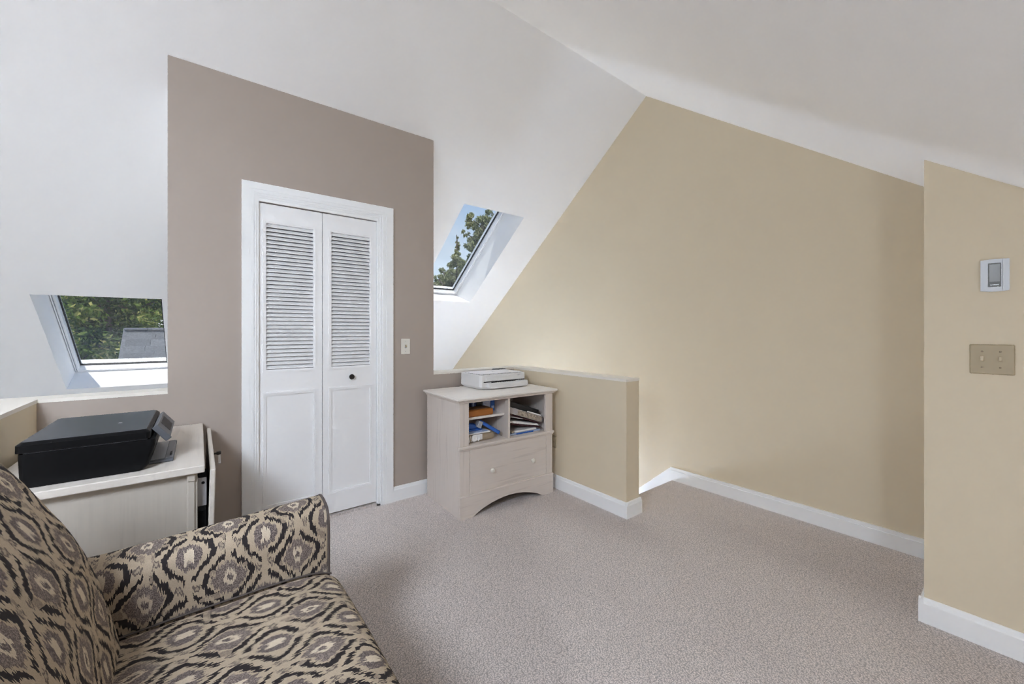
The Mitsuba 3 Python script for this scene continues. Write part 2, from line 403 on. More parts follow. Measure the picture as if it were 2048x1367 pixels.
# ---------------------------------------------------------------- bifold closet door
d1 = struct('door_1', label='white louvered bifold closet door in a moulded casing')
steps = [(0, .040, .020), (.040, .046, .016), (.046, .060, .019), (.060, .066, .012), (.066, .074, .015), (.074, .0855, .009)]
cas = []
for a, b, t in steps:
    o = Polygon([(DX0 - .0855 + a, 0), (DX0 - .0855 + a, 2.135 - a), (DX1 + .1085 - a * 1.27, 2.135 - a), (DX1 + .1085 - a * 1.27, 0)])
    i = Polygon([(DX0 - .0855 + b, -1), (DX0 - .0855 + b, 2.135 - b), (DX1 + .1085 - b * 1.27, 2.135 - b), (DX1 + .1085 - b * 1.27, -1)])
    cas.append(ext(o.difference(i), YC - t, YC + .002, 'y'))
obj('casing', cat(*cas), M_TRIM, d1)
obj('jamb', cat(bx(DX0 - .001, DX0 + .004, YC, YC + .1, 0, DZ), bx(DX1 - .004, DX1 + .001, YC, YC + .1, 0, DZ), bx(DX0 - .005, DX1 + .005, YC - .003, YC + .1, DZ, DZ + .03)), M_TRIM, d1)
obj('threshold', bx(DX0, DX1, YC + .005, YC + .1, 0, .012), M_CARPET, d1)
YD = YC + .012
slat_w = {}
for k, (xa, xb) in enumerate(((DX0 + .005, .643), (.6465, DX1 - .006))):
    lf = numbered(d1 + '__leaf')
    wx0, wx1 = (xa + .036, xb - .053) if k == 0 else (xa + .054, xb - .045)
    outer = sbox(xa, .026, xb, 2.024)
    h1, h2 = sbox(wx0, 1.006, wx1, 1.908), sbox(wx0 - .008, .165, wx1 + .008, .852)
    obj('leaf', ext(outer.difference(h1).difference(h2), YD, YD + .03, 'y'), M_DOOR, d1)
    # raised mouldings round the louvers and the lower panel
    r1 = sbox(wx0 - .018, .988, wx1 + .018, 1.926)
    m1 = cat(ext(r1.difference(sbox(wx0 - .006, 1.0, wx1 + .006, 1.914)), YD - .006, YD + .001, 'y'), ext(sbox(wx0 - .007, .999, wx1 + .007, 1.915).difference(h1), YD - .002, YD + .008, 'y'))
    r2 = sbox(wx0 - .018, .150, wx1 + .018, .868)
    m2 = cat(ext(r2.difference(sbox(wx0 - .010, .160, wx1 + .010, .857)), YD - .006, YD + .001, 'y'), ext(sbox(wx0 - .0095, .1605, wx1 + .0095, .8565).difference(sbox(wx0, .172, wx1, .846)), YD - .003, YD + .01, 'y'))
    obj('moulding', m1, M_DOOR, lf); obj('moulding', m2, M_DOOR, lf)
    obj('panel', ext(h2, YD + .006, YD + .02, 'y'), M_DOOR, lf)
    n = 36
    sl = rot(bx(wx0 - .001, wx1 + .001, -.0152, .0152, -.003, .003, .0015), 42, (1, 0, 0), (0, 0, 0))
    d = mikit.ply(sl, M_DOOR)
    for j in range(n):
        z = 1.02 + (1.895 - 1.02) * j / (n - 1)
        obj('slat', d, None, lf, to=T().translate([0, YD + .0155, z]))
    if k == 1:
        kn = lathe([(0, 0), (.011, 0), (.010, .008), (.009, .016), (.0165, .020), (.018, .026), (.0155, .031), (.008, .0315), (.006, .034), (0, .034)], (.826, YD, .932), (0, -1, 0))
        obj('knob', kn, M_BRONZE, lf, smooth=35, label='dark bronze knob')
obj('pivot', bx(DX1 - .006, DX1 + .02, YC - .012, YC + .004, 0, .012), M_DARKIN, d1)

# ---------------------------------------------------------------- wall fittings
t = thing('light_switch', 'white single toggle switch on the taupe wall right of the bifold door', 'light switch')
obj('plate', bx(1.181, 1.251, YC - .006, YC, 1.072, 1.188, .003), M_IVORY, t)
obj('toggle', rot(bx(1.211, 1.221, YC - .018, YC - .004, 1.122, 1.140, .002), -15, (1, 0, 0), (1.216, YC, 1.13)), M_BEIGETOG, t)
obj('surround', bx(1.2095, 1.2225, YC - .0068, YC - .005, 1.116, 1.144), M_LTGREY, t)
for z in (1.092, 1.168): obj('screw', lathe([(0, 0), (.003, 0), (.002, .001), (0, .0012)], (1.216, YC - .006, z), (0, -1, 0), 10), M_LTGREY, t)

t = thing('light_switch', 'tan double toggle switch plate on the wall below the thermostat', 'light switch')
obj('plate', bx(XJ - .007, XJ, .027, .142, 1.073, 1.190, .004), M_BEIGEPLATE, t)
for y in (.109, .063):
    obj('toggle', rot(bx(XJ - .019, XJ - .004, y - .005, y + .005, 1.122, 1.141, .002), 12, (0, 1, 0), (XJ, y, 1.131)), M_BEIGETOG, t)
    for z in (1.100, 1.162):
        obj('screw', lathe([(0, 0), (.0035, 0), (.0025, .0012), (0, .0014)], (XJ - .007, y, z), (-1, 0, 0), 10), M_SCREW, t)

t = thing('thermostat', 'white wall thermostat with a small grey screen above the double switch', 'thermostat')
n = 16
ys = np.linspace(0, 1, n)
prof = [(.113 - .073 * s, 1.400 - .004 * math.sin(math.pi * s)) for s in ys] + [(.040 + .073 * s, 1.520 + .002 * math.sin(math.pi * s)) for s in ys]
obj('body', ext(prof, XJ - .016, XJ, 'x'), M_THERMO, t)
prof2 = Polygon([(.112 - .0715 * s, 1.401 - .004 * math.sin(math.pi * s)) for s in ys] + [(.0405 + .0715 * s, 1.519 + .002 * math.sin(math.pi * s)) for s in ys])
win = sbox(.0605, 1.414, .0935, 1.506)
obj('front_cover', cat(ext(prof2.intersection(sbox(.0572, 1.3, .2, 1.6)).difference(win), XJ - .022, XJ - .0155, 'x')), M_THERMO, t)
obj('door_flap', ext(prof2.intersection(sbox(-.1, 1.3, .0562, 1.6)), XJ - .0225, XJ - .0155, 'x'), M_THERMO, t)
obj('screen_frame', ext(win.difference(sbox(.0635, 1.434, .0905, 1.502)), XJ - .0205, XJ - .0155, 'x'), M_LCDK, t)
obj('screen', ext(sbox(.0625, 1.433, .0915, 1.503), XJ - .0185, XJ - .0155, 'x'), M_LCD, t)
obj('button', ext(sbox(.066, 1.420, .088, 1.4235), XJ - .0215, XJ - .0155, 'x'), M_THERMO, t)

t = thing('wall_outlet', 'wall outlet on the half wall, half hidden behind the white cabinet', 'outlet')
obj('plate', bx(2.2385, 2.245, 2.30, 2.352, .312, .41, .003), M_BEIGEPLATE, t)
obj('socket', bx(2.2375, 2.2395, 2.316, 2.340, .365, .395, .001), M_BEIGETOG, t); obj('socket', bx(2.2375, 2.2395, 2.316, 2.340, .325, .355, .001), M_BEIGETOG, t)

# ---------------------------------------------------------------- right cabinet (built at its own origin: front left foot)
W, D, HT = .812, .515, .80
CAB = T().translate([1.352, 2.292, 0]).rotate([0, 0, 1], -2.0)
cab = thing('cabinet', 'whitewashed cabinet with two open cubbies above a drawer, under the white printer', 'cabinet')
def cpart(name, mesh, m, parent=cab, **kw): return obj(name, mesh, m, parent, to=CAB, **kw)
ca = bx(-.030, W + .030, -.030, D + .01, .785, HT, .004)
cpart('top', ca, M_LITWOOD)
cpart('top_moulding', cat(bx(-.020, W + .020, -.020, D + .005, .775, .786, .004), bx(-.010, W + .010, -.010, D, .765, .776, .003)), M_WOODH)
cpart('side_panel', bx(0, .018, .018, D, .0, .766), M_WOODV)
cpart('side_panel', bx(W - .018, W, .018, D, .0, .766), M_WOODV)
cpart('back_panel', bx(.018, W - .018, D - .01, D, .05, .766), M_WOODV)
cpart('stile', bx(0, .070, 0, .02, .478, .766, .0015), M_WOODV); cpart('stile', bx(W - .070, W, 0, .02, .478, .766, .0015), M_WOODV)
cpart('ledge_moulding', cat(bx(-.010, W + .010, -.012, .02, .458, .478, .004), bx(-.004, W + .004, -.006, .02, .450, .459, .002)), M_WOODH)
cpart('cubby_floor', bx(.018, W - .018, .02, D - .01, .462, .4775), M_WOODH)
cpart('divider', bx(.392, .410, .004, D - .01, .4775, .766), M_WOODV)
cpart('shelf', bx(.018, .392, .05, D - .01, .636, .652, .002), M_LITWOOD)
cpart('lower_stile', bx(0, .078, .002, .02, .13, .451, .0015), M_WOODV); cpart('lower_stile', bx(W - .062, W, .002, .02, .13, .451, .0015), M_WOODV)
dr_ = numbered(cab + '__drawer')
cpart('drawer', bx(.080, W - .064, .001, .02, .150, .449, .002), M_WOODH)
for kx in (.25, .61):
    cpart('knob', lathe([(0, 0), (.009, 0), (.008, .006), (.014, .010), (.0175, .016), (.016, .021), (.009, .0245), (0, .025)], (kx, .001, .283), (0, -1, 0)), M_IVORY, dr_, smooth=35)
arch = [(.0, .0), (.10, .0)] + [(.10 + .60 * s, .078 * math.sin(math.pi * s) ** .75) for s in np.linspace(.02, .98, 25)] + [(.70, 0), (W, 0), (W, .150), (0, .150)]
cpart('apron', cat(ext(arch, -.008, .016, 'y'), bx(-.004, W + .004, -.010, .018, .140, .150, .002)), M_WOODH)
for ky in (.03, .47):
    cpart('foot_pad', bx(.005, .05, ky, ky + .03, -.0005, .004), M_DARKIN)

# contents of the cubbies, every one a thing of its own
def cthing(name, label, kind, parts, group=None):
    k = thing(name, label, kind, group)
    for nm, me, ma in parts: obj(nm, me, ma, k, to=CAB)
    return k
M_ORANGE = plain('m_orange_leather', [.33, .115, .02], .5)
M_ORANGED = plain('m_brown_leather', [.10, .045, .02], .55)
M_BLUE = plain('m_blue_plastic', [.02, .10, .38], .4)
M_LBLUE = plain('m_light_blue_card', [.42, .50, .68], .6)
M_NAVY = plain('m_navy_card', [.02, .035, .12], .5)
M_PAPER = plain('m_paper', [.78, .77, .76], .8)
M_PAPER2 = plain('m_paper_grey', [.55, .53, .52], .8)
M_CREAM = plain('m_cream_card', [.62, .55, .42], .8)
M_BINDER = plain('m_black_binder', [.010, .010, .012], .45)
M_GREYB = plain('m_grey_binder', [.42, .40, .40], .55)
M_MAROON = plain('m_maroon_card', [.07, .02, .025], .6)
M_TANBAG = plain('m_tan_cloth', [.34, .27, .19], .9)
def lines_fn(p, n, uv):
    s = smoothstep(.35, .5, noise(p.z * 260, 2, 1)) * smoothstep(.3, .5, noise(p.x * 90, p.z * 40, 4))
    return mix([.62, .68, .80], [.25, .33, .55], .7 * s)
M_PRINTED = mat('m_printed_card', {'type': 'twosided', 'b': {'type': 'principled', 'base_color': tex(lines_fn), 'roughness': .6}})
def scroll_fn(p, n, uv):
    d1_, d2_, r_ = voronoi(p.x * 95, p.z * 95)
    return mix([.50, .42, .34], [.08, .06, .05], smoothstep(.34, .42, d1_) * (1 - smoothstep(.44, .52, d1_)) + .5 * smoothstep(.55, .7, noise(p.x * 120, p.z * 120)))
M_SCROLL = mat('m_scroll_print', {'type': 'twosided', 'b': {'type': 'principled', 'base_color': tex(scroll_fn), 'roughness': .6}})
cthing('book', 'navy and white book standing leftmost in the upper left cubby', 'book', [('cover', bx(.185, .232, .175, .40, .6525, .748, .002), M_NAVY), ('label_strip', bx(.198, .212, .1735, .176, .668, .742), M_LBLUE)])
cthing('book', 'black book standing between the navy and the pale blue one', 'book', [('cover', bx(.234, .282, .172, .40, .6525, .752, .002), M_BINDER)])
cthing('book', 'pale blue printed box standing in the upper left cubby', 'box', [('box', bx(.284, .350, .170, .40, .6525, .758, .001), M_PRINTED)])
cthing('book', 'bright blue book standing against the cubby divider', 'book', [('cover', bx(.352, .386, .168, .40, .6525, .760, .002), M_BLUE), ('label_patch', bx(.357, .381, .1665, .169, .672, .690), M_LBLUE)])
cthing('leather_case', 'orange brown leather case lying on the cubby shelf', 'case', [('case', rbox(.03, .302, .055, .165, .6525, .697, .010), M_ORANGE), ('lid', bx(.045, .290, .075, .16, .6968, .703, .003), M_ORANGED)])
sl_ = rbox(.03, .318, .050, .19, .478, .532, .024)
ruf = [tube([(.075 + .02 * i + .006 * math.sin(i), .052 - .004 * (i % 2), .486), (.078 + .02 * i, .046, .50), (.090 + .018 * i, .050, .524)], .006, 6) for i in range(6)]
cthing('cloth_bundle', 'tan cloth bundle with white ruffled trim on the lower left cubby floor', 'bundle', [('bundle', sl_, M_TANBAG), ('ruffle', cat(*ruf, bx(.125, .205, .046, .054, .49, .53, .003)), M_PAPER)])
cthing('paper_stack', 'thin stack of white and violet paper on the tan bundle', 'paper', [('sheets', rot(bx(.04, .272, .05, .22, .533, .541, .001), 0, (0, 1, 0)), M_PAPER), ('top_sheet', bx(.05, .262, .056, .215, .541, .5425), M_LBLUE)])
hp = cthing('hole_punch', 'blue hole punch with a long lever lying on the papers', 'hole punch',
            [('base', cat(bx(.07, .235, .10, .20, .543, .556, .003), rot(bx(.09, .20, .11, .19, .556, .590, .004), 12, (0, 1, 0), (.15, .15, .556))), M_BLUE),
             ('bracket', rot(bx(.190, .225, .085, .13, .565, .612, .003), 25, (0, 1, 0), (.2, .1, .58)), M_LTGREY)])
lev = bx(0, .165, -.012, .012, -.011, .011, .004)
lev = moved(rot(rot(lev, 30, (0, 1, 0)), -38, (0, 0, 1)), (.222, .115, .604))
obj('lever', lev, M_BLUE, hp, to=CAB)

def slanted(x0, x1, zl_, zr_, th, y0, y1, c=.003):
    L = math.hypot(x1 - x0, zr_ - zl_); a = math.degrees(math.atan2(zr_ - zl_, x1 - x0))
    return moved(rot(bx(0, L, y0, y1, 0, th, c), -a, (0, 1, 0)), (x0, 0, zl_))
cthing('folder', 'blue folder lowest in the right cubby', 'folder', [('cover', slanted(.43, .735, .4785, .4785, .010, .05, .30), M_LBLUE), ('spine', bx(.50, .66, .047, .0505, .479, .488), M_BLUE)])
cthing('document_wallet', 'swollen cream document wallet lying on the blue folder', 'folder', [('wallet', rbox(.49, .695, .05, .29, .4900, .505, .007), M_PAPER), ('flap', bx(.465, .492, .06, .28, .4905, .502, .003), M_CREAM)])
cthing('magazine', 'maroon covered magazine slanting over the cream wallet', 'magazine', [('pages', slanted(.414, .745, .564, .500, .005, .055, .29), M_MAROON)])
pg = [slanted(.414, .712, .578 + .004 * i, .517 + .003 * i, .0035, .045 + .004 * i, .29, .001) for i in range(4)]
cthing('paper_stack', 'loose white papers slanting in the middle of the right cubby', 'paper', [('sheets', cat(*pg), M_PAPER)])
cthing('pamphlet', 'grey pamphlet with curled pages under the grey binder', 'pamphlet', [('pages', cat(slanted(.414, .56, .622, .585, .004, .05, .28, .001), slanted(.414, .54, .634, .590, .003, .055, .28, .001)), M_PAPER2), ('cover', slanted(.414, .748, .640, .523, .006, .06, .29), M_MAROON)])
cthing('ring_binder', 'grey ring binder with an ornate printed spine in the right cubby', 'binder', [('cover', slanted(.414, .748, .652, .536, .046, .05, .30, .004), M_GREYB), ('spine_print', slanted(.505, .742, .6225, .5405, .040, .0485, .0515, .001), M_SCROLL), ('label_card', slanted(.60, .735, .6345, .5875, .010, .046, .05, .001), M_PAPER)])
cthing('ring_binder', 'black ring binder topmost of the slanted pile in the right cubby', 'binder', [('cover', slanted(.414, .728, .7015, .592, .040, .075, .31, .004), M_BINDER), ('spine_roll', cyl(.017, (.432, .08, .727), (.432, .30, .727), 16), M_BLACKSHEEN)])

# ---------------------------------------------------------------- white printer on the cabinet
PW, PD, PH = .435, .305, .118
PT = T().translate([1.655, 2.505, HT + .0005]).rotate([0, 0, 1], -1.0)
pr = thing('printer', 'white flatbed inkjet printer standing on the whitewashed cabinet', 'printer')
def ppart(name, mesh, m, **kw): return obj(name, mesh, m, pr, to=PT, **kw)
def rrect(x0, x1, y0, y1, r): return sbox(x0 + r, y0 + r, x1 - r, y1 - r).buffer(r, 8)
def loft(levels, r):
    pts = []
    for z, (x0, x1, y0, y1) in levels:
        c = np.array(rrect(x0, x1, y0, y1, r).exterior.coords)[:-1]
        pts.append(np.c_[c, np.full(len(c), z)])
    return trimesh.convex.convex_hull(np.vstack(pts))
ppart('body', loft([(.004, (.02, PW - .02, .02, PD - .015)), (.022, (0, PW, .004, PD)), (.110, (0.002, PW - .002, .002, PD)), (.114, (.006, PW - .006, .006, PD - .004))], .022), M_PRINT, smooth=25)
ppart('lid_seam', loft([(.112, (.014, PW - .032, .014, PD - .05)), (.1165, (.014, PW - .032, .014, PD - .05))], .008), M_DKGREY)
ppart('lid', loft([(.1165, (.012, PW - .03, .012, PD - .05)), (.1205, (.015, PW - .033, .016, PD - .053))], .008), M_PRINTLID)
ppart('lid_emblem', lathe([(0, 0), (.011, 0), (.011, .0004), (0, .0006)], (.21, .14, .1206), (0, 0, 1), 20), M_LTGREY)
ppart('control_panel', loft([(.113, (.30, PW - .02, PD - .075, PD - .01)), (.127, (.31, PW - .02, PD - .05, PD - .01))], .004), M_DKGREY)
ppart('front_panel', bx(.05, PW - .012, -.001, .012, .062, .104, .003), M_PRINT)
ppart('badge', bx(.345, .375, -.0018, .0, .094, .098), M_LTGREY)
ppart('output_slot', cat(bx(.10, PW - .10, -.0005, .05, .049, .061), bx(.03, PW - .015, -.0008, .03, .0565, .061)), M_BLACK)
ppart('slot_rib', cat(*[bx(.15 + .022 * i, .156 + .022 * i, -.0012, .02, .0495, .054) for i in range(9)]), M_PRINT)
ppart('paper_tray', loft([(.008, (.08, PW + .004, -.022, .05)), (.020, (.065, PW + .008, -.026, .05)), (.046, (.055, PW + .008, -.020, .05)), (.051, (.058, PW + .006, -.016, .05))], .010), M_PRINT, smooth=25)
for fx in (.06, .37):
    for fy in (.05, .25): ppart('foot', lathe([(0, 0), (.012, 0), (.012, .006), (0, .006)], (fx, fy, 0), (0, 0, 1), 12), M_DKGREY)

# ---------------------------------------------------------------- left cabinet, drawer front pulled open
LZ = .73
lc = thing('file_cabinet', 'greige wood lateral file cabinet under the black printer with its drawer ajar', 'cabinet')
LX0, LX1, LY0, LY1 = -.545, .0, 1.965, 2.80
obj('top', bx(-.565, .018, 1.935, 2.832, LZ - .028, LZ, .003), M_GTOP, lc)
obj('side_panel', cat(bx(LX0, -.036, LY0 + .010, LY0 + .022, .0, LZ - .028)), M_GWOODV, lc)
obj('corner_post', cat(bx(-.036, -.004, LY0 - .002, LY0 + .03, 0, LZ - .028, .002), bx(-.033, -.012, LY0 - .009, LY0, .475, LZ - .058, .002), bx(-.0345, -.010, LY0 - .014, LY0, LZ - .060, LZ - .028, .003)), M_GWOODV, lc)
obj('corner_post', bx(LX0 - .004, LX0 + .03, LY0 - .002, LY0 + .03, 0, LZ - .028, .002), M_GWOODV, lc)
obj('side_panel', bx(LX0, -.004, LY1 - .02, LY1, 0, LZ - .028), M_GWOODV, lc)
obj('back_panel', bx(LX0, LX0 + .012, LY0 + .022, LY1 - .02, 0, LZ - .028), M_GWOODV, lc)
obj('bottom', bx(LX0 + .012, -.006, LY0 + .022, LY1 - .02, .05, .07), M_GWOODV, lc)
obj('front_rail', bx(-.02, -.004, LY0 + .03, LY1 - .02, LZ - .045, LZ - .028), M_DARKIN, lc)
dk = numbered(lc + '__drawer')
fr = rot(bx(.026, .044, 1.955, 2.81, .36, .704, .003), 1.4, (0, 1, 0), (.026, 2.4, .36))
obj('drawer', fr, M_GTOP, lc)
obj('drawer_slide', cat(bx(-.10, .024, LY0 + .034, LY0 + .046, .555, .665), ), M_STEEL, dk, label='bare metal drawer slide')
obj('slide_clip', bx(.0, .0235, LY0 + .028, LY0 + .034, .47, .535), M_BLACK, dk); obj('slide_clip', bx(.0, .0235, LY0 + .030, LY0 + .034, .667, .70), M_BLACK, dk)
obj('slide_hole', lathe([(0, 0), (.0055, 0), (.0055, .001), (0, .0012)], (.013, LY0 + .034, .645), (0, -1, 0), 14), M_BLACK, dk)
obj('drawer_box', bx(-.40, .022, LY0 + .05, LY1 - .05, .37, .56), M_DARKIN, dk)
kp = obj('pull', cat(cyl(.011, (.050, 2.40, .655), (.056, 2.40, .655), 16), cyl(.0045, (.05, 2.40, .655), (.080, 2.40, .655), 12), rbox(.066, .085, 2.392, 2.408, .648, .664, .004)), M_BRONZE, dk, smooth=35, label='dark bronze pull post')
obj('pull_drop', cat(cyl(.005, (.077, 2.40, .652), (.078, 2.40, .610), 12), trimesh.creation.icosphere(2, .0065).apply_translation((.078, 2.40, .608))), M_CHROME, dk, smooth=True, label='chrome drop of the pull')
obj('plinth', bx(LX0, -.02, LY0 + .022, LY1 - .02, 0, .05), M_GWOODV, lc)

# ---------------------------------------------------------------- black printer
bp = thing('printer', 'black multifunction inkjet printer on the file cabinet at the left', 'printer')
BZ = LZ + .0005
def bpart(name, mesh, m, **kw): return obj(name, mesh, m, bp, **kw)
X0, X1, Y0, Y1 = -.462, -.130, 1.995, 2.475
bpart('body', loft([(BZ, (X0 + .02, X1 - .035, Y0 + .004, Y1 - .01)), (BZ + .02, (X0 + .003, X1 - .015, Y0 + .001, Y1 - .004)), (BZ + .095, (X0, X1 + .004, Y0, Y1)), (BZ + .112, (X0, X1 + .002, Y0, Y1))], .014), M_BLACK, smooth=25)
bpart('waist', bx(X0 + .012, X1 - .02, Y0 + .006, Y1 - .006, BZ + .11, BZ + .118), M_DKGREY)
bpart('lid', loft([(BZ + .116, (X0 - .006, X1 - .012, Y0 - .001, Y1)), (BZ + .140, (X0 - .006, X1 - .012, Y0 - .001, Y1)), (BZ + .149, (X0 + .004, X1 - .022, Y0 + .010, Y1 - .008))], .014), M_BLACK, smooth=25)
bpart('lid_sheen', loft([(BZ + .1475, (X0 + .003, X1 - .021, Y0 + .009, Y1 - .007)), (BZ + .1502, (X0 + .006, X1 - .024, Y0 + .012, Y1 - .010))], .012), M_BLACKSHEEN, smooth=25)  # added plate in the paler black, standing in for the skylight reflection
bpart('lid_emblem', lathe([(0, 0), (.006, 0), (.006, .0004), (0, .0006)], (-.245, 2.20, BZ + .1502), (0, 0, 1), 20), M_GREY)
cp = bx(-.004, .014, Y0 + .07, Y1 - .07, -.060, .006, .003)
cpl = moved(rot(cp, -38, (0, 1, 0)), (X1 - .004, 0, BZ + .136))
bpart('control_panel', cpl, M_DKGREY)
bpart('panel_screen', moved(rot(bx(.0142, .0150, Y0 + .16, Y1 - .16, -.050, -.004), -38, (0, 1, 0)), (X1 - .004, 0, BZ + .136)), M_BLACK)
bpart('panel_edge', moved(rot(bx(-.006, .016, Y0 + .064, Y0 + .0705, -.062, .008, .002), -38, (0, 1, 0)), (X1 - .004, 0, BZ + .136)), M_DKGREY)
bpart('output_tray', bx(X1 - .04, -.079, 2.07, 2.41, BZ, BZ + .012, .003), M_DKGREY)
bpart('tray_plate', bx(X1 - .02, -.106, 2.085, 2.40, BZ + .012, BZ + .0135), M_LTGREY)
bpart('tray_extension', bx(-.104, -.082, 2.085, 2.40, BZ + .0115, BZ + .0145, .001), M_GREY)
bpart('paper_stop', bx(-.092, -.086, 2.12, 2.17, BZ + .0145, BZ + .018, .001), M_BLACK)

# ---------------------------------------------------------------- armchair
def grid_mesh(P, u, v):
    """P (n, m, 3) with uv (n, m) arrays -> (mesh, uv)"""
    n, m = P.shape[:2]
    idx = np.arange(n * m).reshape(n, m)
    q = np.stack([idx[:-1, :-1], idx[1:, :-1], idx[1:, 1:], idx[:-1, 1:]], -1).reshape(-1, 4)
    return trimesh.Trimesh(P.reshape(-1, 3), np.vstack([q[:, [0, 1, 2]], q[:, [0, 2, 3]]]), process=False), np.c_[u.ravel(), v.ravel()]
def smooth_prof(pts, n):
    from scipy.interpolate import PchipInterpolator, CubicSpline
    pts = np.array(pts, float); s = np.r_[0, np.cumsum(np.linalg.norm(np.diff(pts, axis=0), axis=1))]
    f = PchipInterpolator(s, pts); t_ = np.linspace(0, s[-1], n)
    p = f(t_)
    for _ in range(3): p[1:-1] = (p[:-2] + 2 * p[1:-1] + p[2:]) / 4
    return p, np.r_[0, np.cumsum(np.linalg.norm(np.diff(p, axis=0), axis=1))]
ch = thing('armchair', 'wide upholstered armchair in a beige, taupe and black ikat fabric, bottom left', 'armchair')
def soft(P, amp, f=7):
    k = meshkit.fbm(P.reshape(-1, 3) * f).reshape(P.shape[:2]); return (k - k.mean()) * amp
def sweep(prof_pts, axis_vals, place, inset_r, n=90, ends=(True, True), centre=None):
    """The profile swept along an axis; near rounded ends it shrinks towards its centre by a quarter circle of radius inset_r."""
    p, s = smooth_prof(prof_pts, n)
    c = np.array(centre if centre is not None else p.mean(0))
    nrm = np.gradient(p, axis=0); nrm = np.c_[nrm[:, 1], -nrm[:, 0]]; nrm /= np.linalg.norm(nrm, axis=1, keepdims=True) + 1e-9
    if ((p - c) * nrm).sum() < 0: nrm = -nrm
    a0, a1 = axis_vals[0], axis_vals[-1]; L = a1 - a0
    rows, U, V = [], [], []
    tt = [np.array(axis_vals)]
    t_all = np.array(axis_vals)
    for t_ in t_all:
        ins = 0.
        for on, dist in ((ends[0], t_ - a0), (ends[1], a1 - t_)):
            if on and dist < inset_r: ins = max(ins, inset_r - math.sqrt(max(inset_r ** 2 - (inset_r - dist) ** 2, 0)))
        q = p - nrm * ins
        rows.append(np.array([place(a, b, t_) for a, b in q])); U.append(np.full(n, t_)); V.append(s)
    return np.array(rows), np.array(U), np.array(V)
def axis_samples(a, b, r, n=30, k=10, ends=(True, True)):
    th = np.linspace(0, math.pi / 2, k); e = r * (1 - np.cos(th))
    out = [np.linspace(a + (r if ends[0] else 0), b - (r if ends[1] else 0), n)]
    if ends[0]: out.insert(0, a + e[:-1])
    if ends[1]: out.append((b - e[:-1])[::-1])
    return np.concatenate(out)
def fabric(name, P, U, V, parent, flip=False, caps=()):
    m, uv = grid_mesh(P, U, V)
    if flip: m.invert()
    vs, fs, uvs = [m.vertices], [m.faces], [uv]
    for ring, cuv in caps:
        c = ring.mean(0); base = sum(map(len, vs)); n = len(ring)
        vs.append(np.vstack([ring, c])); uvs.append(np.vstack([cuv, cuv.mean(0)]))
        fs.append(np.array([[base + i, base + (i + 1) % n, base + n] for i in range(n)]))
    mm = trimesh.Trimesh(np.vstack(vs), np.vstack(fs), process=False)
    return obj(name, mm, M_IKAT, parent, smooth=True, uv=np.vstack(uvs))
SY0, SY1 = .50, 1.438
# seat cushion: profile in (x, z) from the back over the front edge
sp = [(-.26, .30), (-.26, .44), (-.20, .452), (0, .458), (.20, .458), (.295, .452), (.345, .436), (.374, .40), (.382, .36), (.374, .31), (.355, .285), (.1, .28), (-.2, .285), (-.26, .30)]
ax = axis_samples(SY0, SY1, .035)
P, U, V = sweep(sp, ax, lambda a, b, t_: (a, t_, b), .035, 140, centre=(.07, .36))
crown = .014 * np.clip(1 - ((U - (SY0 + SY1) / 2) / ((SY1 - SY0) / 2)) ** 2, 0, 1)
P[..., 2] += np.where(P[..., 2] > .40, crown, 0) + np.where(P[..., 2] > .36, soft(P, .012, 6), 0)
s0 = float(V[0][np.argmin(np.abs(P[20, :, 0] - .154) + 10 * (P[20, :, 2] < .42))])
fabric('seat_cushion', P, U - 1.326, V - s0, ch)
k = 2
def edge_tube(P, row, lo, hi, r=.0045):
    return tube(P[row, lo:hi], r, 7)
obj('seat_piping', cat(tube([(x_, SY1 - .006, z_) for x_, z_ in smooth_prof([(-.2, .452), (0, .458), (.2, .458), (.30, .450), (.35, .432)], 40)[0]], .003, 7)), M_PIPING, ch, smooth=True)
# arms: profile in (y, z), swept along x
def arm(side):
    y = (lambda d: 1.44 + d) if side > 0 else (lambda d: .50 - d)
    ap = [(0, .26), (0, .40), (0, .55), (.004, .595), (.018, .622), (.05, .634), (.10, .640), (.135, .636), (.158, .615), (.166, .57), (.166, .40), (.166, .10)]
    ax = axis_samples(-.34, .345, .012, 40, 6, (False, True))
    P, U, V = sweep([(a, b) for a, b in ap], ax, lambda a, b, t_: (t_, y(a), b), .010, 120, (False, True), centre=(.08, .35))
    lift = np.clip((P[..., 2] - .45) / .2, 0, 1) * (.030 * np.clip((U + .2) / .55, 0, 1) - .012)
    P[..., 2] += lift
    P[..., 1] += soft(P, .010, 5)
    ring = P[-1]; 
    cuv = np.c_[ring[:, 1], ring[:, 2]]
    a_ = fabric('arm', P, U + .022, V - .351, ch, flip=side < 0, caps=[(ring, cuv)])
    i0 = 30
    pp = P[-4, 18:100].copy(); pp[:, 0] += .004
    obj('arm_piping', tube(pp, .0042, 7), M_PIPING, ch, smooth=True)
arm(1); arm(-1)
# back: profile in (x, z)
bpf = [(-.13, .30), (-.150, .45), (-.170, .56), (-.196, .67), (-.262, .815), (-.335, .94), (-.40, 1.02), (-.47, 1.055), (-.54, 1.045), (-.58, .99), (-.585, .90), (-.58, .5), (-.56, .12)]
ax = axis_samples(.52, 1.455, .085, 34, 12)
P, U, V = sweep(bpf, ax, lambda a, b, t_: (a, t_, b), .085, 150, centre=(-.38, .55))
P[..., 0] += np.where(P[..., 2] > .4, soft(P, .016, 5), 0)
caps = []
s0 = float(V[0][np.argmin(np.abs(P[25, :, 2] - .846) + 10 * (P[25, :, 0] < -.4))])
fabric('back', P, U - 1.238, V - s0, ch, caps=[(P[0], np.c_[P[0][:, 0], P[0][:, 2]]), (P[-1], np.c_[P[-1][:, 0], P[-1][:, 2]])])
bm = bx(-.555, .36, .345, 1.60, .10, .29, .01)
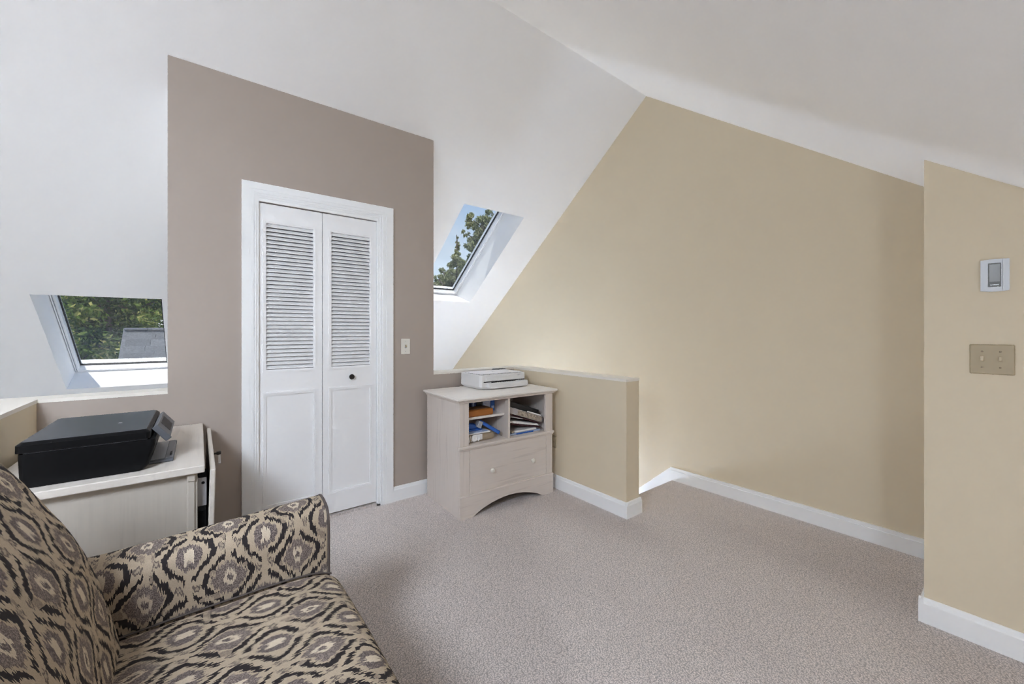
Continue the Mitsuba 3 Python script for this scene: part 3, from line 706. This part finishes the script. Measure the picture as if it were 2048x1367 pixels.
scene_uv = np.c_[bm.vertices[:, 1] + bm.vertices[:, 0], bm.vertices[:, 2]]
obj('base', bm, M_IKAT, ch, uv=scene_uv)
for lx in (-.50, .30):
    for ly in (.40, 1.54): obj('leg', cyl(.022, (lx, ly, 0), (lx, ly, .101), 14, .03), M_DARKWOOD, ch, smooth=40)

# ---------------------------------------------------------------- added fill lamps, all out of view
def added_ceiling_lamp(x, y, left_slope, label, power, r=.26):
    z = (zl if left_slope else zr)(y)
    d = -E_N if left_slope else -np.array([0, -KR, 1]) / math.hypot(1, KR)
    t = thing('added_ceiling_lamp', label, 'lamp')
    p = np.array([x, y, z])
    obj('base_plate', lathe([(0, 0), (r + .02, 0), (r + .02, .03), (r, .035), (0, .035)], p, d, 40), M_FRAME, t, smooth=30)
    dome = [(r * math.cos(a), .036 + (.012 if left_slope else .09) * math.sin(a)) for a in np.linspace(0, math.pi / 2, 12)]
    dome[-1] = (0, dome[-1][1])
    m = lathe(dome, p, d, 40)
    if (m.face_normals * (m.triangles_center - p - .03 * d)).sum() < 0: m.invert()
    obj('diffuser', m, 'm_frosted', t, smooth=True, emitter={'type': 'area', 'radiance': rgb([power * k for k in FILL_TINT])})
plain('m_frosted', [.8, .8, .8], .6)
for lab, (x, y, ls, pw, r_) in zip(('added fill lamp, a round frosted dome on the slope behind the camera',), FILL_CEILING_LAMPS.values()):
    if pw > 0: added_ceiling_lamp(x, y, ls, lab, pw, r_)
def added_floor_lamp(lab, x, y, z, power, r=.17):
    t = thing('added_floor_lamp', lab, 'lamp')
    obj('base', lathe([(0, 0), (.15, 0), (.15, .015), (.03, .03), (0, .03)], (x, y, 0), (0, 0, 1), 32), M_BRONZE, t, smooth=30)
    obj('pole', cyl(.012, (x, y, .02), (x, y, z - r + .01), 16), M_BRONZE, t, smooth=30)
    g = trimesh.creation.icosphere(3, r); g.apply_translation((x, y, z))
    obj('globe', g, 'm_frosted', t, smooth=True, emitter={'type': 'area', 'radiance': rgb([power * k for k in FILL_TINT])})
for lab, q_ in zip(('added fill lamp, a low standing frosted globe behind the camera',), FILL_FLOOR_LAMPS.values()):
    if q_[3] > 0: added_floor_lamp(lab, *q_)
def added_knee_lamp(x, y, z, power, r=.13):
    t = thing('added_table_lamp', 'added fill lamp, a frosted globe on the attic floor behind the right knee wall', 'lamp')
    obj('base', lathe([(0, 0), (.09, 0), (.09, .012), (.02, .03), (0, .03)], (x, y, -.001), (0, 0, 1), 28), M_BRONZE, t, smooth=30)
    obj('pole', cyl(.011, (x, y, .02), (x, y, z - r + .01), 14), M_BRONZE, t, smooth=30)
    g = trimesh.creation.icosphere(3, r); g.apply_translation((x, y, z))
    obj('globe', g, 'm_frosted', t, smooth=True, emitter={'type': 'area', 'radiance': rgb([power * k for k in FILL_TINT])})
if FILL_KNEE_LAMP[3] > 0: added_knee_lamp(*FILL_KNEE_LAMP)
def added_wall_lamp(x, y, z, power, r=.14):
    t = thing('added_wall_lamp', 'added fill lamp, a frosted globe on the wall down in the stairwell', 'lamp')
    obj('wall_plate', lathe([(0, 0), (.05, 0), (.045, .015), (0, .018)], (2.385, y, z), (1, 0, 0), 28), M_BRONZE, t, smooth=30)
    obj('arm', cyl(.01, (2.395, y, z), (x - r + .01, y, z), 12), M_BRONZE, t, smooth=30)
    g = trimesh.creation.icosphere(3, r); g.apply_translation((x, y, z))
    obj('globe', g, 'm_frosted', t, smooth=True, emitter={'type': 'area', 'radiance': rgb([power * k for k in (.80, .96, 1.26)])})
if FILL_WALL_LAMP[3] > 0: added_wall_lamp(*FILL_WALL_LAMP)

# ---------------------------------------------------------------- outside: neighbour's roof, trees, lawn
def shingle_fn(p, n, uv):
    return mix([.13, .135, .145], [.19, .195, .21], noise(p.x * 60, p.y * 60, p.z * 60)) * (.85 + .3 * cell_rand(dr.floor(p.x * 3.1), dr.floor(p.z * 9)))
M_SHINGLE = mat('m_shingle', {'type': 'twosided', 'b': {'type': 'diffuse', 'reflectance': tex(shingle_fn)}})
M_SIDING = plain('m_siding', [.55, .54, .5], .7)
nb = thing('house', 'neighbouring house with a grey shingle roof seen through the left skylight', 'house')
NX0, NX1, NRY, NRZ, NK = -1.0, 3.2, 9.5, 1.34, .85
obj('wall', ext([(6.95, -4), (11.8, -4), (11.8, NRZ - NK * 2.3 - .16), (NRY, NRZ - .16), (6.95, NRZ - NK * 2.55 - .16)], NX0 + .25, NX1 - .25, 'x'), M_SIDING, nb)
rf = obj('roof', cat(ext([(6.75, NRZ - NK * 2.75 - .06), (NRY, NRZ - .06), (NRY, NRZ - .16), (6.75, NRZ - NK * 2.75 - .16)], NX0, NX1, 'x'), ext([(12.2, NRZ - NK * 2.7 - .03), (NRY, NRZ - .03), (NRY, NRZ - .13), (12.2, NRZ - NK * 2.7 - .13)], NX0, NX1, 'x')), M_SHINGLE, nb)
srng = random.Random(3)
ang = math.degrees(math.atan(NK)); rows = 14; ex = .145
variants = [mikit.ply(rot(bx(0, w, -ex - .03, .0, -.006, .006), ang, (1, 0, 0)), M_SHINGLE) for w in (.30, .42, .36)]
for r_ in range(rows):
    x = NX0 - .015
    yy = NRY - math.cos(math.atan(NK)) * ex * r_
    while x < NX1 - .4 and (x < 1.3):
        i = (r_ % 3) if x < NX0 else srng.randrange(3); w = (.30, .42, .36)[i]
        obj('shingle', variants[i], None, rf, to=T().translate([x, yy, NRZ - NK * (NRY - yy) - .045 + srng.random() * .006]).rotate([1, 0, 0], 2.0))
        x += w + .006
obj('ridge_cap', cat(*[bx(NX0 + .3 * i, NX0 + .3 * i + .29, NRY - .10, NRY + .10, NRZ - .075, NRZ - .035 + .006 * (i % 2), .01) for i in range(13)]), M_SHINGLE, rf)

def leafmat(name):
    return mat(name, {'type': 'principledthin', 'base_color': {'type': 'mesh_attribute', 'name': 'vertex_color'}, 'roughness': .6, 'diff_trans': .7, 'spec_trans': 0.0})
leafmat('m_leaf')
M_BARK = plain('m_bark', [.12, .09, .065], .9)
def leaves(centres, radii, n, size, cols, g):
    cid = g.choice(len(centres), n, p=np.array(radii) ** 2.2 / (np.array(radii) ** 2.2).sum())
    d = g.normal(size=(n, 3)); d /= np.linalg.norm(d, axis=1, keepdims=True)
    rad = np.array(radii)[cid] * (g.random(n) ** .45)
    c = np.array(centres)[cid] + d * rad[:, None] * np.array([1, 1, .8])
    a = g.normal(size=(n, 3)); a /= np.linalg.norm(a, axis=1, keepdims=True)
    nrm = d * .6 + g.normal(size=(n, 3)) * .6 + np.array([0, 0, .5])
    b = np.cross(nrm, a); b /= np.linalg.norm(b, axis=1, keepdims=True); a = np.cross(b, nrm); a /= np.linalg.norm(a, axis=1, keepdims=True)
    s = size * (.6 + .8 * g.random(n))[:, None]
    up = nrm / np.linalg.norm(nrm, axis=1, keepdims=True)
    v = np.stack([c - a * s, c + b * s * .42 - up * s * .1, c + a * s, c - b * s * .42 - up * s * .1], 1).reshape(-1, 3)
    i = np.arange(n)[:, None] * 4
    f = np.vstack([i + [0, 1, 2], i + [0, 2, 3]])
    t_ = g.random(n)[:, None]; w = g.random(n)[:, None]
    col = np.array(cols[0]) * (1 - t_) + np.array(cols[1]) * t_
    col = np.where(w > .82, np.array(cols[2]), col)
    return trimesh.Trimesh(v, f, process=False), np.repeat(col, 4, 0)
def tree(label, base, top, crown, n, size, cols, seed, spread=1.0, kind='tree', trunk=.16, group=None):
    """crown: list of (x, y, z, r) of leaf clumps, limbs run from the trunk to each."""
    g = np.random.default_rng(seed)
    k = thing(kind, label, 'tree', group)
    base, top = np.array(base, float), np.array(top, float)
    tr = [base + (top - base) * s + np.array([.08 * math.sin(5 * s), .06 * math.cos(4 * s), 0]) for s in np.linspace(0, 1, 9)]
    limbs = [tube(tr, np.linspace(trunk, trunk * .35, 9), 8)]
    for x, y, z, r in crown:
        s = min(max((z - .6 * r - base[2]) / (top[2] - base[2]), .15), .95)
        p0 = base + (top - base) * s; p1 = np.array([x, y, z])
        mid = (p0 + p1) / 2 + np.array([0, 0, -.12 * np.linalg.norm(p1 - p0)])
        limbs.append(tube([p0, (p0 + mid) / 2 + g.normal(size=3) * .04, mid, (mid + p1) / 2 + g.normal(size=3) * .05, p1], np.linspace(trunk * .4, .015, 5), 5))
    obj('trunk', cat(*limbs), M_BARK, k, smooth=True)
    C = np.array([c[:3] for c in crown]); R = np.array([c[3] for c in crown])
    sub_c, sub_r = [], []
    for c, r in zip(C, R):                       # small clumps on each big one, so that sky shows between them
        m = max(9, int(26 * r))
        dd = g.normal(size=(m, 3)); dd /= np.linalg.norm(dd, axis=1, keepdims=True)
        sub_c += list(c + dd * r * (.55 + .45 * g.random((m, 1))) * np.array([1, 1, .85])); sub_r += list(r * (.26 + .22 * g.random(m)))
    lm, col = leaves(np.array(sub_c), np.array(sub_r), n, size, cols, g)
    lk = obj('foliage', lm, 'm_leaf', k, color=col)
    labels[lk] = {'kind': 'stuff'}
GREEN1 = [(.10, .17, .03), (.26, .33, .08), (.55, .53, .18)]  # yellow-green tones brightened: sunlight on the leaves put into their colour
GREEN2 = [(.05, .09, .03), (.11, .18, .05), (.22, .30, .08)]
GREEN3 = [(.26, .285, .13), (.40, .42, .21), (.55, .55, .34)]
def blob(cx, cy, cz, rx, ry, rz, n, r, seed):
    g = np.random.default_rng(seed); d = g.normal(size=(n, 3)); d /= np.linalg.norm(d, axis=1, keepdims=True)
    d *= (g.random((n, 1)) ** .4)
    return [(cx + rx * a, cy + ry * b, cz + rz * c, r * (.7 + .6 * g.random())) for a, b, c in d]
G0 = -4.0
tree('bright green broadleaf tree at the left in the left skylight', (-3.1, 12.5, G0), (-3.0, 12.5, 1.2), blob(-3.0, 12.5, .2, 1.35, 1.2, 2.0, 26, .55, 1), 12000, .062, GREEN1, 1)
tree('tall dark green tree behind the bright one in the left skylight', (-2.2, 17.6, G0), (-2.2, 17.6, 4.0), blob(-2.2, 17.6, 1.6, 2.2, 1.5, 3.4, 30, .8, 2), 14000, .085, GREEN2, 2)
tree('yellow green tree above the shingle roof in the left skylight', (.9, 14.4, G0), (.9, 14.4, 3.2), blob(.9, 14.4, 1.4, 1.9, 1.2, 2.6, 28, .65, 3), 14000, .07, GREEN1, 3)
tree('dark tree at the far left beyond the lawn', (-7.4, 16.0, G0), (-7.4, 16.0, 4.5), blob(-7.4, 16, 1.8, 2.3, 1.8, 3.2, 26, .8, 4), 10000, .09, GREEN2, 4)
for i, (x, y) in enumerate([(-8.9, 24.5), (-2.7, 25.0), (3.5, 24.0)]):
    tree(('tall green tree in the background at the left of the left skylight', 'tall green tree in the background seen in the middle of the left skylight', 'tall green tree in the background behind the shingle roof')[i], (x, y, G0), (x, y, 5.0), blob(x, y, 1.5, 2.0, 1.2, 4.2, 44, .8, 30 + i), 16000, .11, GREEN2 if i != 1 else GREEN1, 30 + i)
# right skylight: az/el of the crown parts at about 18 m
def at(px, py, dist):
    r = np.array(fwd) + np.array([math.cos(YAW), -math.sin(YAW), 0]) * (px - 1024) / F_PX + np.array([0, 0, 1.]) * (CY - py) / F_PX
    return np.array([0, 0, H_CAM]) + r * dist
def crown_at(spots, dist, seed):
    g = np.random.default_rng(seed); out = []
    for px, py, rp in spots:
        p = at(px, py, dist) + fwd_n * g.normal() * .5
        out.append((*p, rp * dist / F_PX))
    return out
fwd_n = np.array([math.sin(math.radians(33)), math.cos(math.radians(33)), 0])
oak = crown_at([(962, 462, 16), (956, 488, 14), (945, 512, 13), (938, 528, 11), (948, 520, 14), (975, 462, 16), (968, 490, 16), (956, 520, 14), (992, 440, 14), (948, 452, 15), (940, 440, 9), (962, 448, 15), (972, 436, 14), (984, 424, 12), (978, 452, 20), (938, 484, 14), (950, 482, 17), (966, 472, 20), (932, 468, 8), (985, 488, 24), (955, 505, 18), (944, 500, 10), (972, 512, 22), (962, 530, 20), (990, 530, 24), (950, 532, 12), (1010, 470, 30), (1020, 510, 34), (1000, 550, 32), (1030, 550, 36)], 18, 11)
b0 = at(1000, 663, 18)
tree('large oak with ragged crown against the sky in the right skylight', (b0[0], b0[1], G0), tuple(at(1000, 460, 18)), oak, 26000, .075, GREEN3, 11, trunk=.22)
sp_ = crown_at([(915, 474, 2.2), (914, 480, 3.4), (916, 487, 4.5), (913, 495, 5.5), (916, 503, 5.5), (914, 511, 6), (915, 519, 6.5), (913, 528, 7), (916, 537, 8), (914, 550, 10), (915, 570, 14)], 21, 12)
b0 = at(915, 663, 21)
tree('slender pointed conifer between the oak and the open sky', (b0[0], b0[1], G0), tuple(at(915, 470, 21)), sp_, 7000, .055, GREEN3, 12, trunk=.05)
lo = crown_at([(930, 530, 18), (918, 540, 14), (935, 552, 22), (905, 545, 10), (892, 546, 9), (883, 538, 6), (878, 550, 10), (900, 558, 16), (868, 556, 8), (915, 570, 24), (880, 575, 20), (850, 570, 16)], 16, 13)
b0 = at(905, 663, 16)
tree('low olive green tree along the bottom of the right skylight', (b0[0], b0[1], G0), tuple(at(910, 560, 16)), lo, 18000, .065, GREEN3, 13, trunk=.12)
def lawn_fn(p, n, uv): return mix([.09, .11, .06], [.13, .15, .085], noise(p.x * 2, p.y * 2))
M_LAWN = mat('m_lawn', {'type': 'twosided', 'b': {'type': 'diffuse', 'reflectance': tex(lawn_fn)}})
struct('ground', bx(-60, 60, -60, 70, G0 - .1, G0), M_LAWN)
